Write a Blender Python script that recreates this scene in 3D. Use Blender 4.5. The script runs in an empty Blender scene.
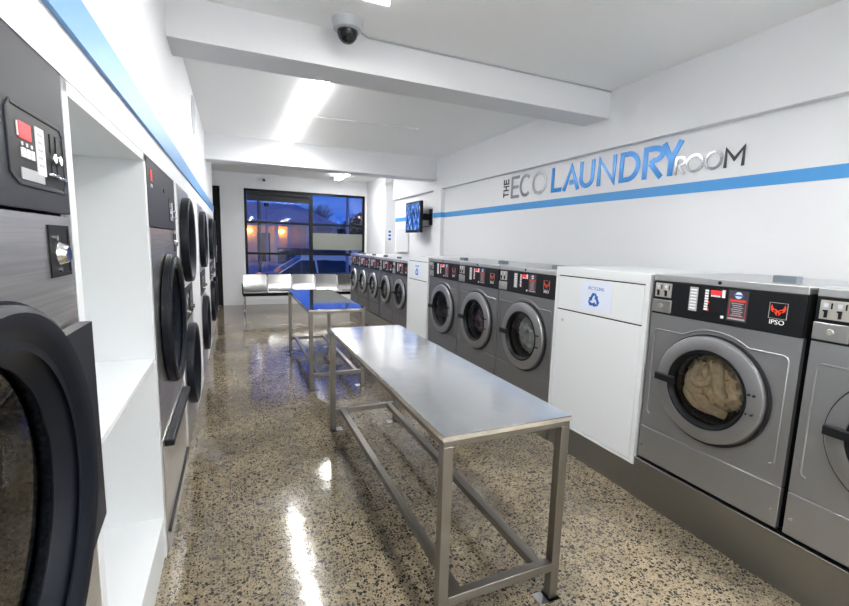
import bpy, bmesh, math, random
from mathutils import Vector, Matrix, noise
random.seed(7)
PI = math.pi
S = bpy.context.scene
C = S.collection

# ------------------------------------------------------------------ camera
cam_d = bpy.data.cameras.new('camera')
cam = bpy.data.objects.new('camera', cam_d); C.objects.link(cam)
yaw, pitch, roll = (math.radians(a) for a in (-23.674, -7.811, -1.598))
Mr = Matrix.Rotation(yaw, 3, 'Z') @ Matrix.Rotation(pitch, 3, 'X') @ Matrix.Rotation(roll, 3, 'Y')
cam.matrix_world = Matrix.Translation((0, 0, 1.5)) @ (Mr @ Matrix.Rotation(PI/2, 3, 'X')).to_4x4()
cam_d.sensor_fit = 'HORIZONTAL'; cam_d.sensor_width = 36.0
cam_d.lens = 36.0 * 434.22 / 849.0
cam_d.clip_start = 0.02; cam_d.clip_end = 500
S.camera = cam

# ------------------------------------------------------------------ world: dusk sky
w = bpy.data.worlds.new('dusk_sky'); S.world = w; w.use_nodes = True
nt = w.node_tree; nt.nodes.clear()
wo = nt.nodes.new('ShaderNodeOutputWorld'); bg = nt.nodes.new('ShaderNodeBackground')
tc = nt.nodes.new('ShaderNodeTexCoord'); sp = nt.nodes.new('ShaderNodeSeparateXYZ')
rp = nt.nodes.new('ShaderNodeValToRGB'); ns = nt.nodes.new('ShaderNodeTexNoise')
mp = nt.nodes.new('ShaderNodeMapping'); mx = nt.nodes.new('ShaderNodeMixRGB')
nt.links.new(tc.outputs['Generated'], sp.inputs[0]); nt.links.new(sp.outputs['Z'], rp.inputs[0])
rp.color_ramp.elements[0].position = 0.0; rp.color_ramp.elements[0].color = (0.045, 0.17, 0.82, 1)
rp.color_ramp.elements[1].position = 0.5; rp.color_ramp.elements[1].color = (0.02, 0.12, 0.80, 1)
nt.links.new(tc.outputs['Generated'], mp.inputs[0]); mp.inputs['Scale'].default_value = (2, 2, 14)
nt.links.new(mp.outputs[0], ns.inputs['Vector']); ns.inputs['Scale'].default_value = 2.2; ns.inputs['Detail'].default_value = 4
rc = nt.nodes.new('ShaderNodeValToRGB'); nt.links.new(ns.outputs[0], rc.inputs[0])
rc.color_ramp.elements[0].position = .5; rc.color_ramp.elements[1].position = .75
rc.color_ramp.elements[1].color = (.6, .6, .6, 1)
nt.links.new(rc.outputs[0], mx.inputs[0]); nt.links.new(rp.outputs[0], mx.inputs[1]); mx.inputs[2].default_value = (0.13, 0.27, 0.8, 1)
nt.links.new(mx.outputs[0], bg.inputs[0]); bg.inputs[1].default_value = .26
nt.links.new(bg.outputs[0], wo.inputs[0])

# ------------------------------------------------------------------ exposure
S.view_settings.view_transform = 'Standard'; S.view_settings.look = 'None'
S.view_settings.exposure = 1.86; S.view_settings.gamma = 1.0
S.view_settings.use_curve_mapping = False
S.cycles.use_denoising = True
S.cycles.max_bounces = 12; S.cycles.diffuse_bounces = 9; S.cycles.glossy_bounces = 5
S.cycles.transparent_max_bounces = 12; S.cycles.transmission_bounces = 5
S.cycles.caustics_reflective = False; S.cycles.caustics_refractive = False
S.cycles.sample_clamp_indirect = 10
TUBE, TUBE_FILL, TUBE_FAR = 23.0, 30.0, 36.0         # batten brightness: over the tables, added fill behind the camera, window bay (one added)

# ------------------------------------------------------------------ helpers
def obj_base(name, data, parent=None):
    o = bpy.data.objects.new(name, data); C.objects.link(o)
    if parent: o.parent = parent
    return o
def tag(o, label=None, cat=None, group=None, kind=None):
    if label: o['label'] = label
    if cat: o['category'] = cat
    if group: o['group'] = group
    if kind: o['kind'] = kind
    return o
def thing(name, label, cat, loc=(0, 0, 0), rz=0, group=None):
    o = obj_base(name, None); o.location = loc; o.rotation_euler = (0, 0, rz); o.empty_display_size = .05
    return tag(o, label, cat, group)
def copy_tree(o, parent=None):
    c = o.copy(); C.objects.link(c)
    if parent: c.parent = parent
    for ch in list(o.children): copy_tree(ch, c)
    return c

class MB:
    def __init__(s): s.v = []; s.f = []; s.m = []
    def add(s, vs, fs, mi=0):
        n = len(s.v); s.v += [tuple(v) for v in vs]; s.f += [tuple(i + n for i in f) for f in fs]; s.m += [mi] * len(fs); return s
    def box(s, a, b, mi=0):
        x0, y0, z0 = a; x1, y1, z1 = b
        return s.add([(x0,y0,z0),(x1,y0,z0),(x1,y1,z0),(x0,y1,z0),(x0,y0,z1),(x1,y0,z1),(x1,y1,z1),(x0,y1,z1)],
                     [(0,3,2,1),(4,5,6,7),(0,1,5,4),(1,2,6,5),(2,3,7,6),(3,0,4,7)], mi)
    def prism(s, pts, ax, a, b, mi=0):
        # polygon pts (u,v) extruded along axis ax from a to b
        def P(u, v, t): return {0: (t, u, v), 1: (u, t, v), 2: (u, v, t)}[ax]
        n = len(pts)
        return s.add([P(u, v, a) for u, v in pts] + [P(u, v, b) for u, v in pts],
                     [tuple(range(n))[::-1], tuple(range(n, 2*n))] + [(i, (i+1) % n, n + (i+1) % n, n + i) for i in range(n)], mi)
    def lathe(s, prof, c, ax=1, n=48, mi=0, cap0=False, cap1=False, sx=1.0):
        # prof: (r, t) along axis ax, centre c
        vs = []; fs = []
        for r, t in prof:
            for k in range(n):
                a = 2*PI*k/n; u = r*math.cos(a)*sx; v = r*math.sin(a)
                p = {0: (t, u, v), 1: (u, t, v), 2: (u, v, t)}[ax]
                vs.append((p[0]+c[0], p[1]+c[1], p[2]+c[2]))
        for i in range(len(prof)-1):
            for k in range(n):
                k2 = (k+1) % n; fs.append((i*n+k, i*n+k2, (i+1)*n+k2, (i+1)*n+k))
        if cap0: fs.append(tuple(range(n))[::-1])
        if cap1: fs.append(tuple(range((len(prof)-1)*n, len(prof)*n)))
        return s.add(vs, fs, mi)
    def cyl(s, c0, c1, r, n=16, mi=0, r1=None):
        c0 = Vector(c0); c1 = Vector(c1); d = (c1-c0).normalized()
        u = d.orthogonal().normalized(); v = d.cross(u); r1 = r if r1 is None else r1
        vs = [c0 + (u*math.cos(2*PI*k/n) + v*math.sin(2*PI*k/n))*r for k in range(n)] + [c1 + (u*math.cos(2*PI*k/n) + v*math.sin(2*PI*k/n))*r1 for k in range(n)]
        return s.add(vs, [tuple(range(n))[::-1], tuple(range(n, 2*n))] + [(k, (k+1) % n, n+(k+1) % n, n+k) for k in range(n)], mi)
    def tube(s, pts, r, n=10, mi=0, closed=False):
        pts = [Vector(p) for p in pts]; N = len(pts); vs = []; fs = []; prev = None
        for i, p in enumerate(pts):
            if closed: d = pts[(i+1) % N] - pts[i-1]
            else: d = pts[min(i+1, N-1)] - pts[max(i-1, 0)]
            d.normalize()
            u = d.orthogonal().normalized() if prev is None else (prev - d*prev.dot(d)).normalized()
            prev = u; v = d.cross(u)
            rr = r[i] if isinstance(r, (list, tuple)) else r
            vs += [p + (u*math.cos(2*PI*k/n) + v*math.sin(2*PI*k/n))*rr for k in range(n)]
        for i in range(N if closed else N-1):
            j = (i+1) % N
            for k in range(n): fs.append((i*n+k, i*n+(k+1) % n, j*n+(k+1) % n, j*n+k))
        if not closed: fs += [tuple(range(n))[::-1], tuple(range((N-1)*n, N*n))]
        return s.add(vs, fs, mi)
    def stroke(s, pts, wd, ax, a, b, mi=0):
        # flat ribbon along 2-D polyline, extruded along ax
        P = [Vector(p) for p in pts]; L = []; Rr = []; N = len(P); closed = (P[0]-P[-1]).length < 1e-6
        if closed: P = P[:-1]; N -= 1
        for i in range(N):
            d0 = (P[i]-P[i-1]).normalized() if (i > 0 or closed) else None
            d1 = (P[(i+1) % N]-P[i]).normalized() if (i < N-1 or closed) else None
            if d0 is None: d0 = d1
            if d1 is None: d1 = d0
            n0 = Vector((-d0.y, d0.x)); n1 = Vector((-d1.y, d1.x)); m = n0+n1
            m = m.normalized() if m.length > 1e-6 else n0
            k = wd/2/max(.6, m.dot(n0)); L.append(P[i]+m*k); Rr.append(P[i]-m*k)
        for i in range(N if closed else N-1):
            j = (i+1) % N
            s.prism([L[i], L[j], Rr[j], Rr[i]], ax, a, b, mi)
        return s
    def build(s, name, mats, parent=None, bevel=0, seg=2, smooth=True, loc=None):
        me = bpy.data.meshes.new(name); me.from_pydata(s.v, [], s.f)
        if not isinstance(mats, (list, tuple)): mats = [mats]
        for m in mats: me.materials.append(m)
        for p, i in zip(me.polygons, s.m): p.material_index = i
        bm = bmesh.new(); bm.from_mesh(me)
        bmesh.ops.recalc_face_normals(bm, faces=bm.faces)
        if bevel:
            es = [e for e in bm.edges if len(e.link_faces) == 2 and e.calc_face_angle(0) > .6]
            res = bmesh.ops.bevel(bm, geom=es, offset=bevel, segments=seg, profile=.6, affect='EDGES', clamp_overlap=True)
            soft = set(res['faces'])
            for f in bm.faces: f.smooth = f in soft
        bm.to_mesh(me); bm.free()
        if smooth and not bevel:
            me.polygons.foreach_set('use_smooth', [True]*len(me.polygons)); me.set_sharp_from_angle(angle=.6)
        me.update()
        o = obj_base(name, me, parent)
        if loc: o.location = loc
        return o

def build_each(mb, name, mats, parent, **k):
    # one object per connected piece
    par = list(range(len(mb.v)))
    def find(i):
        while par[i] != i: par[i] = par[par[i]]; i = par[i]
        return i
    for f in mb.f:
        for i in f[1:]: par[find(i)] = find(f[0])
    groups = {}
    for f in mb.f: groups.setdefault(find(f[0]), []).append(f)
    for fs in groups.values():
        ids = sorted({i for f in fs for i in f}); mp_ = {i: n for n, i in enumerate(ids)}
        MB().add([mb.v[i] for i in ids], [tuple(mp_[i] for i in f) for f in fs]).build(name, mats, parent, **k)

def text_part(name, txt, size, mat, parent, origin, right, up, depth=.0008, align='LEFT', sx=1.0, top=False):
    cu = bpy.data.curves.new(name, 'FONT'); cu.body = txt; cu.size = size; cu.extrude = depth; cu.align_x = align; cu.resolution_u = 3
    t = bpy.data.objects.new('tmp', cu); C.objects.link(t)
    me = bpy.data.meshes.new_from_object(t.evaluated_get(bpy.context.evaluated_depsgraph_get()))
    bpy.data.objects.remove(t); bpy.data.curves.remove(cu)
    r = Vector(right).normalized(); u = Vector(up).normalized(); n = r.cross(u)
    M = Matrix(((r.x, u.x, n.x, origin[0]), (r.y, u.y, n.y, origin[1]), (r.z, u.z, n.z, origin[2]), (0, 0, 0, 1)))
    me.transform(M @ Matrix.Diagonal((sx, 1, 1, 1))); me.name = name
    me.materials.clear(); me.materials.append(mat)
    return obj_base(name, me, parent)

# ------------------------------------------------------------------ materials
def mat(name, col, rough=.5, metal=0, emit=None, es=1, noise_amt=0, noise_scale=20, bump=0, bump_scale=60, stretch=(1, 1, 1), coat=0, spec=None, rvar=0):
    m = bpy.data.materials.new(name); m.use_nodes = True; n = m.node_tree; b = n.nodes['Principled BSDF']
    b.inputs['Base Color'].default_value = (*col, 1); b.inputs['Roughness'].default_value = rough; b.inputs['Metallic'].default_value = metal
    if spec is not None: b.inputs['Specular IOR Level'].default_value = spec
    if coat: b.inputs['Coat Weight'].default_value = coat; b.inputs['Coat Roughness'].default_value = .05
    if emit: b.inputs['Emission Color'].default_value = (*emit, 1); b.inputs['Emission Strength'].default_value = es
    if noise_amt or bump or rvar:
        t = n.nodes.new('ShaderNodeTexCoord'); mpn = n.nodes.new('ShaderNodeMapping'); mpn.inputs['Scale'].default_value = stretch
        n.links.new(t.outputs['Object'], mpn.inputs[0])
        def nz(sc, d=3):
            q = n.nodes.new('ShaderNodeTexNoise'); q.inputs['Scale'].default_value = sc; q.inputs['Detail'].default_value = d
            n.links.new(mpn.outputs[0], q.inputs['Vector']); return q
        if noise_amt:
            q = nz(noise_scale); r = n.nodes.new('ShaderNodeValToRGB'); n.links.new(q.outputs[0], r.inputs[0])
            lo = tuple(max(0, c*(1-noise_amt)) for c in col); hi = tuple(min(1, c*(1+noise_amt)) for c in col)
            r.color_ramp.elements[0].position = .3; r.color_ramp.elements[0].color = (*lo, 1)
            r.color_ramp.elements[1].position = .7; r.color_ramp.elements[1].color = (*hi, 1)
            n.links.new(r.outputs[0], b.inputs['Base Color'])
        if rvar:
            q = nz(noise_scale); r = n.nodes.new('ShaderNodeMapRange'); n.links.new(q.outputs[0], r.inputs[0])
            r.inputs[3].default_value = max(.02, rough-rvar); r.inputs[4].default_value = rough+rvar
            n.links.new(r.outputs[0], b.inputs['Roughness'])
        if bump:
            q = nz(bump_scale); bp = n.nodes.new('ShaderNodeBump'); bp.inputs['Strength'].default_value = bump; bp.inputs['Distance'].default_value = .01
            n.links.new(q.outputs[0], bp.inputs['Height']); n.links.new(bp.outputs[0], b.inputs['Normal'])
    return m

def glass(name, tint=(1, 1, 1), refl=(1, 1, 1), rough=0.0, ior=1.45):
    m = bpy.data.materials.new(name); m.use_nodes = True; n = m.node_tree; n.nodes.clear()
    o = n.nodes.new('ShaderNodeOutputMaterial'); mi = n.nodes.new('ShaderNodeMixShader'); t = n.nodes.new('ShaderNodeBsdfTransparent')
    g = n.nodes.new('ShaderNodeBsdfGlossy'); f = n.nodes.new('ShaderNodeFresnel'); f.inputs[0].default_value = ior
    t.inputs[0].default_value = (*tint, 1); g.inputs[0].default_value = (*refl, 1); g.inputs['Roughness'].default_value = rough
    n.links.new(f.outputs[0], mi.inputs[0]); n.links.new(t.outputs[0], mi.inputs[1]); n.links.new(g.outputs[0], mi.inputs[2]); n.links.new(mi.outputs[0], o.inputs[0])
    return m

def floor_material():
    m = bpy.data.materials.new('polished_aggregate'); m.use_nodes = True; n = m.node_tree; L = n.links; b = n.nodes['Principled BSDF']
    t = n.nodes.new('ShaderNodeTexCoord'); V = t.outputs['Object']
    def N(ty, **k):
        q = n.nodes.new(ty)
        for a, v in k.items(): q.inputs[a].default_value = v
        return q
    def ramp(src, p0, c0, p1, c1):
        r = n.nodes.new('ShaderNodeValToRGB'); L.new(src, r.inputs[0]); e = r.color_ramp.elements
        e[0].position = p0; e[0].color = (*c0, 1); e[1].position = p1; e[1].color = (*c1, 1); return r.outputs[0]
    def mixc(f, a, c, mode='MIX'):
        q = n.nodes.new('ShaderNodeMixRGB'); q.blend_type = mode
        for i, x in enumerate((f, a, c)):
            if hasattr(x, 'links'): L.new(x, q.inputs[i])
            else: q.inputs[i].default_value = x if i == 0 else (*x, 1)
        return q.outputs[0]
    def math_(op, a, c):
        q = n.nodes.new('ShaderNodeMath'); q.operation = op
        for i, x in enumerate((a, c)):
            if hasattr(x, 'links'): L.new(x, q.inputs[i])
            else: q.inputs[i].default_value = x
        return q.outputs[0]
    # warp
    wn = N('ShaderNodeTexNoise', Scale=45.0, Detail=2.0); L.new(V, wn.inputs['Vector'])
    wv = n.nodes.new('ShaderNodeVectorMath'); wv.operation = 'MULTIPLY_ADD'; L.new(wn.outputs['Color'], wv.inputs[0]); wv.inputs[1].default_value = (.014, .014, .014); L.new(V, wv.inputs[2])
    WV = wv.outputs[0]
    big = N('ShaderNodeTexNoise', Scale=1.3, Detail=5.0, Roughness=.6); L.new(V, big.inputs['Vector'])
    med = N('ShaderNodeTexNoise', Scale=14.0, Detail=6.0, Roughness=.7); L.new(V, med.inputs['Vector'])
    base = ramp(med.outputs[0], .3, (.205, .168, .11), .75, (.37, .305, .205))
    blot = ramp(big.outputs[0], .36, (.45, .46, .46), .60, (1, 1, 1))
    col = mixc(1.0, base, blot, 'MULTIPLY')
    for sc, thr, dark, fac in ((48.0, .30, (.009, .011, .017), 1.0), (80.0, .50, (.012, .014, .020), .98), (150.0, .40, (.05, .045, .04), .85), (210.0, .3, (.50, .40, .26), .5)):
        vo = N('ShaderNodeTexVoronoi', Scale=sc); vo.voronoi_dimensions = '2D'; L.new(WV, vo.inputs['Vector'])
        sx = n.nodes.new('ShaderNodeSeparateXYZ'); L.new(vo.outputs['Color'], sx.inputs[0])
        pick = math_('LESS_THAN', sx.outputs[0], thr)
        rad = math_('MULTIPLY', sx.outputs[1], .30); rad = math_('ADD', rad, .17)
        ins = math_('LESS_THAN', vo.outputs['Distance'], rad)
        k = math_('MULTIPLY', math_('MULTIPLY', pick, ins), fac)
        col = mixc(k, col, dark)
    L.new(col, b.inputs['Base Color'])
    rg = n.nodes.new('ShaderNodeMapRange'); L.new(big.outputs[0], rg.inputs[0]); rg.inputs[3].default_value = .15; rg.inputs[4].default_value = .07
    L.new(rg.outputs[0], b.inputs['Roughness'])
    b.inputs['Specular IOR Level'].default_value = .62
    bn = N('ShaderNodeTexNoise', Scale=9.0, Detail=2.0); L.new(V, bn.inputs['Vector'])
    bp = n.nodes.new('ShaderNodeBump'); bp.inputs['Strength'].default_value = .12; bp.inputs['Distance'].default_value = .01
    L.new(bn.outputs[0], bp.inputs['Height']); L.new(bp.outputs[0], b.inputs['Normal'])
    return m

M_floor = floor_material()
M_wall = mat('white_paint', (.79, .80, .82), .6, bump=.05, bump_scale=120)
M_ceil = mat('ceiling_paint', (.94, .95, .95), .7, bump=.06, bump_scale=90)
M_brick = mat('painted_brick', (.80, .81, .82), .6, bump=.2, bump_scale=30, stretch=(1, 1, 3))
M_lam = mat('white_laminate', (.70, .725, .74), .4)
M_blue = mat('blue_band', (.065, .32, .70), .45)
M_bluel = mat('light_blue_band', (.14, .36, .70), .45)
M_steel = mat('brushed_steel', (.52, .52, .51), .28, 1, bump=.04, bump_scale=40, stretch=(1, 30, 30), noise_amt=.08, noise_scale=6)
M_steelv = mat('brushed_dryer_steel', (.66, .65, .63), .30, 1, bump=.05, bump_scale=30, stretch=(.6, 1, 30), noise_amt=.15, noise_scale=4)
M_plinth = mat('plinth_steel', (.33, .335, .335), .33, 1, bump=.05, bump_scale=200, rvar=.06, noise_scale=4)
M_top = mat('table_steel', (.97, .98, .98), .15, 1, bump=.30, bump_scale=2.4, rvar=.06, noise_scale=3)
M_topm = mat('mirror_table_steel', (.78, .79, .80), .06, 1, bump=.03, bump_scale=2.5)
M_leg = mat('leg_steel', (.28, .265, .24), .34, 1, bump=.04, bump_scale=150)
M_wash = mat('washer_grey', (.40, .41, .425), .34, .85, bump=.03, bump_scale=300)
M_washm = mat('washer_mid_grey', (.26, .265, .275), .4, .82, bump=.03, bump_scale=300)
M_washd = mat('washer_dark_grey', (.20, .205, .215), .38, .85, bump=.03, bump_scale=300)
M_washtop = mat('washer_lid', (.55, .56, .57), .35, .8)
M_ring = mat('door_ring', (.36, .365, .375), .38, .85)
M_black = mat('black_plastic', (.007, .008, .010), .42, spec=.25)
M_blackp = mat('black_panel', (.006, .007, .009), .42, spec=.3)
M_gap = mat('black_side', (.008, .008, .009), .6)
M_dry = mat('dryer_black', (.006, .008, .013), .36, spec=.26, bump=.04, bump_scale=300)
M_dryp = mat('dryer_panel', (.022, .024, .032), .5, spec=.3)
M_rubber = mat('rubber', (.01, .01, .012), .5)
M_drum = mat('drum_steel', (.22, .22, .22), .4, .7, bump=.5, bump_scale=70, noise_amt=.7, noise_scale=90)
M_chrome = mat('chrome', (.80, .80, .80), .12, 1)
M_satin = mat('satin_metal', (.55, .55, .54), .3, 1)
M_plate = mat('coin_plate', (.62, .60, .55), .35, .7)
M_red = mat('red_logo', (.80, .05, .02), .5)
M_redd = mat('red_display', (.75, .02, .03), .4, emit=(1, .03, .03), es=.3)
M_white = mat('white_print', (.85, .86, .88), .5)
M_grey = mat('grey_print', (.42, .43, .45), .5)
M_stick = mat('dark_sticker', (.05, .045, .06), .4)
M_bluep = mat('blue_print', (.01, .13, .50), .5)
M_paper = mat('pale_paper', (.68, .73, .84), .5)
M_paperw = mat('white_paper', (.82, .84, .88), .5)
M_glass = glass('door_glass', (.95, .96, .96), (1, 1, 1), .0, 1.4)
M_glassd = glass('dark_glass', (.55, .58, .58), (1, 1, 1), .02, 1.6)
M_pane = glass('window_glass', (.93, .96, .98), (1, 1, 1), 0, 1.45)
M_frame = mat('black_frame', (.006, .007, .008), .4, spec=.25)
def tube_mats(p): return [mat('batten_light', (1, 1, 1), .5, emit=(1.0, .985, .965), es=p), mat('batten_side', (1, 1, 1), .5, emit=(1.0, .985, .965), es=p*.075)]
M_tube, M_tube_fill, M_tubef = tube_mats(TUBE), tube_mats(TUBE_FILL), tube_mats(TUBE_FAR)
M_fit = mat('white_fitting', (.8, .8, .8), .4)
M_letb = mat('blue_mirror', (.003, .21, .60), .2, .1, spec=.35)
M_lets = mat('silver_mirror', (.42, .44, .47), .22, .8)
M_letd = mat('dark_mirror', (.10, .11, .12), .14, .9)
M_letg = mat('grey_mirror', (.26, .27, .30), .16, .9)
M_seat = mat('silver_seat', (.40, .40, .395), .27, .95, bump=.02, bump_scale=200)
M_domeg = glass('dome_tint', (.18, .18, .2), (1, 1, 1), .03, 1.5)
M_domec = mat('camera_grey', (.50, .53, .56), .4)

# ------------------------------------------------------------------ setting
XL, XR, XB, XW = -.335, 2.2, 3.178, 3.245
ZC, YB, YN = 2.92, 10.59, -4.2
def struct(name, mb, m, parent=None, **k):
    o = mb.build(name, m, parent, **k)
    if not parent: o['kind'] = 'structure'
    return o
struct('floor', MB().box((-1.6, YN-.15, -.1), (3.6, 10.79, 0)), M_floor, smooth=False)
struct('ceiling', MB().box((-1.6, YN-.15, ZC), (3.6, 10.79, ZC+.15)), M_ceil, smooth=False)
# left wall: solid spine, front skin leaves bays for dryers and the shelf cupboard
BAYS = [(.283, 1.232), (1.232, 2.222), (2.222, 3.17), (3.29, 4.095), (5.03, 5.83), (6.9, 7.67), (7.68, 8.45)]
lw = MB(); lw.box((-1.6, YN, 0), (-1.15, 8.9, ZC)); lw.box((-1.15, YN, 1.842), (XL, 8.9, ZC))
e = YN
for a, b in BAYS:
    if a - e > .02: lw.box((-1.15, e, 0), (XL, a, 1.842))
    e = b
lw.box((-1.15, e, 0), (XL, 8.9, 1.842)); lw.box((-1.6, 8.9, 0), (-1.4, YB, ZC))
struct('wall_left', lw, M_wall, smooth=False)
rw = MB(); rw.box((XW, YN, 0), (3.6, YB, 2.41)); rw.box((XB, YN, 2.41), (3.6, YB, ZC)); rw.box((XB, 6.67, 0), (XW, 7.0, 2.41))
rw.box((3.02, 9.12, 0), (XW, YB, ZC))
struct('wall_right', rw, M_wall, smooth=False)
# front wall with shop window and glass door
WX0, WX1, WZ0, WZ1 = .222, 2.975, .66, 2.602
DX0, DX1, DZ = -1.2, -.257, 2.61
fw = MB(); y0, y1 = YB, YB+.2
fw.box((DX1, y0, 0), (WX0, y1, ZC)); fw.box((WX0, y0, 0), (WX1, y1, WZ0)); fw.box((WX0, y0, WZ1), (WX1, y1, ZC)); fw.box((WX1, y0, 0), (3.6, y1, ZC))
fw.box((-1.6, y0, 0), (DX0, y1, ZC)); fw.box((DX0, y0, DZ), (DX1, y1, ZC))
struct('wall_front', fw, M_wall, smooth=False)
struct('wall_back', MB().box((-1.6, YN-.15, 0), (3.6, YN, ZC)), M_wall, smooth=False)
struct('trim_1', MB().box((XL-.1, 3.164, 2.678), (XB+.02, 3.474, ZC+.01)), M_wall, smooth=False)
tb = MB(); tb.box((XL-.1, 6.90, 2.60), (XB+.02, 7.16, ZC+.01)); tb.box((XL-.1, 6.875, 2.572), (XB+.02, 7.18, 2.605))
struct('trim_2', tb, M_wall, bevel=.006)
struct('trim_3', MB().box((XL-.1, -1.6, 2.70), (XB+.02, -1.3, ZC+.01)), M_wall, smooth=False)
struct('baseboard_front', MB().box((DX1+.01, YB-.015, 0), (3.02, YB, .14)), M_wall, bevel=.004)
# window
wn = obj_base('window_1', None); wn['kind'] = 'structure'
fr = MB(); F = .055; a, b = YB+.02, YB+.09
fr.box((WX0, a, WZ0), (WX0+F, b, WZ1)); fr.box((WX1-F, a, WZ0), (WX1, b, WZ1)); fr.box((WX0, a, WZ1-F), (WX1, b, WZ1)); fr.box((WX0, a, WZ0), (WX1, b, WZ0+F))
fr.box((1.633, a-.01, WZ0), (1.714, b, WZ1)); fr.box((WX0, a+.005, 1.845), (WX1, b-.005, 1.90)); fr.box((WX0, a+.005, 1.145), (WX1, b-.005, 1.195))
fr.build('window_frame', M_frame, wn, bevel=.003)
MB().box((WX0+.02, YB+.05, WZ0+.02), (WX1-.02, YB+.056, WZ1-.02)).build('pane', M_pane, wn, smooth=False)
MB().box((1.71, YB+.044, 1.28), (WX1-.05, YB+.049, 1.673)).build('frosted_band', mat('frosted_film', (.20, .21, .195), .6), wn, smooth=False)
# door
dr = obj_base('door_1', None); dr['kind'] = 'structure'
d = MB(); a, b = YB+.02, YB+.08
d.box((DX0, a, 0), (DX0+.06, b, DZ)); d.box((DX1-.06, a, 0), (DX1, b, DZ)); d.box((DX0, a, DZ-.06), (DX1, b, DZ)); d.box((DX0, a, 2.13), (DX1, b, 2.19)); d.box((DX0+.05, a+.02, 2.18), (DX1-.05, b-.02, DZ-.05))
d.build('door_frame', M_frame, dr, bevel=.003)
d = MB(); d.box((DX0+.06, a-.01, .01), (DX0+.16, b-.01, 2.13)); d.box((DX1-.16, a-.01, .01), (DX1-.06, b-.01, 2.13)); d.box((DX0+.1, a-.01, .01), (DX1-.1, b-.01, .25)); d.box((DX0+.1, a-.01, 2.03), (DX1-.1, b-.01, 2.13)); d.box((DX0+.1, a-.005, .95), (DX1-.1, b-.015, 1.03))
d.build('door_leaf', M_frame, dr, bevel=.003)
MB().box((DX0+.06, YB+.045, .1), (DX1-.06, YB+.05, 2.56)).build('pane', M_pane, dr, smooth=False)
MB().tube([(-.36, YB-.0, .95), (-.36, YB-.06, .97), (-.36, YB-.06, 1.33), (-.36, YB, 1.35)], .014).build('door_handle', M_chrome, dr)

# blue bands
sb = MB().box((XL, YN, 1.954), (XL+.012, 8.9, 2.062)); tag(sb.build('wall_stripe', M_bluel), 'pale blue raised band running along the left wall above the dryers', 'wall stripe')
sb = MB().box((XW-.003, YN, 1.942), (XW, 6.67, 2.023)); sb.box((XB-.003, 6.667, 1.942), (XB, 7.003, 2.023)); sb.box((XB, 6.667, 1.942), (XW, 6.67, 2.023)); sb.box((XB, 7.0, 1.942), (XW, 7.003, 2.023)); sb.box((XW-.003, 7.003, 1.942), (XW, 9.1, 2.023))
tag(sb.build('wall_stripe', M_blue, smooth=False), 'bright blue painted stripe under the lettering on the right wall', 'wall stripe')

# ------------------------------------------------------------------ ceiling battens
def batten(cx, y0, y1, label, wd=.13, mt=M_tube, drop=0):
    t = thing('ceiling_light', label, 'light', (cx, (y0+y1)/2, ZC-.06-drop), 0, None); h = (y1-y0)/2
    MB().box((-.03, -h+.05, .031), (.03, h-.05, .06)).build('housing', M_fit, t, bevel=.004)
    if drop:  # only the added, unseen lamps hang below the ceiling
        for q in (-h*.7, h*.7): MB().cyl((0, q, .05), (0, q, .06+drop), .004, 8).build('hanger', M_fit, t)
    p = [(-wd/2, .030), (-wd/2, -.012), (-wd/2+.02, -.030), (-wd/4, -.036), (wd/4, -.036), (wd/2-.02, -.030), (wd/2, -.012), (wd/2, .030)]
    df = MB().prism(p, 1, -h+.015, h-.015); df.m = [1]*len(df.m)
    for i in (3, 4, 5): df.m[1+i] = 0          # the flat underside is brightest
    df.build('diffuser', mt, t)
    e = MB()
    for s in (-1, 1): e.box((-wd/2-.002, s*h-.012, -.037), (wd/2+.002, s*h+.012, .031))
    build_each(e, 'end_cap', mt[1], t, bevel=.003)
    return t
batten(.742, 3.88, 5.07, 'ceiling batten light beyond the near beam, nearer one of the end-to-end pair')
batten(.735, 5.17, 6.70, 'ceiling batten light joined end-to-end behind the nearer one, before the far beam')
batten(2.13, 8.6, 9.8, 'small glowing batten light past the far beam near the window', .13, M_tubef)
batten(1.5, 7.22, 8.05, 'added fill light hidden from view behind the far beam', .13, M_tubef, .03)  # extra lamp kept out of sight, added to brighten the window bay
batten(.765, 1.30, 2.53, 'batten light cut off by the top edge of the picture, before the near beam', .15)
batten(.765, -1.0, .25, 'added unseen fill light above and behind the camera', .15, M_tube_fill, .40)  # added out of view, hung low to spread light over the ceiling
batten(2.35, -1.0, .25, 'added unseen fill light behind the camera on the washer side', .15, M_tube_fill, .40)  # second added lamp out of view, fills the washer side
batten(.765, -3.3, -2.05, 'added unseen fill light at the back end of the room behind the camera', .15, M_tube_fill, .40)  # unseen lamp added to raise the overall brightness
batten(2.35, -3.3, -2.05, 'added unseen fill light at the back end of the room on the washer side', .15, M_tube_fill, .40)  # last of the four unseen lamps added behind the camera
c = MB(); c.tube([(.80, 5.32, ZC-.012), (1.4, 5.29, ZC-.012), (2.1, 5.25, ZC-.012)], .009); c.cyl((.80, 5.32, ZC-.02), (.80, 5.32, ZC), .03); c.lathe([(.0, -.03), (.03, -.026), (.034, -.005), (.034, 0)], (2.12, 5.25, ZC), 2, 20)
tag(c.build('conduit', M_fit), 'thin white conduit on the ceiling ending in a round box', 'conduit')

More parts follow.
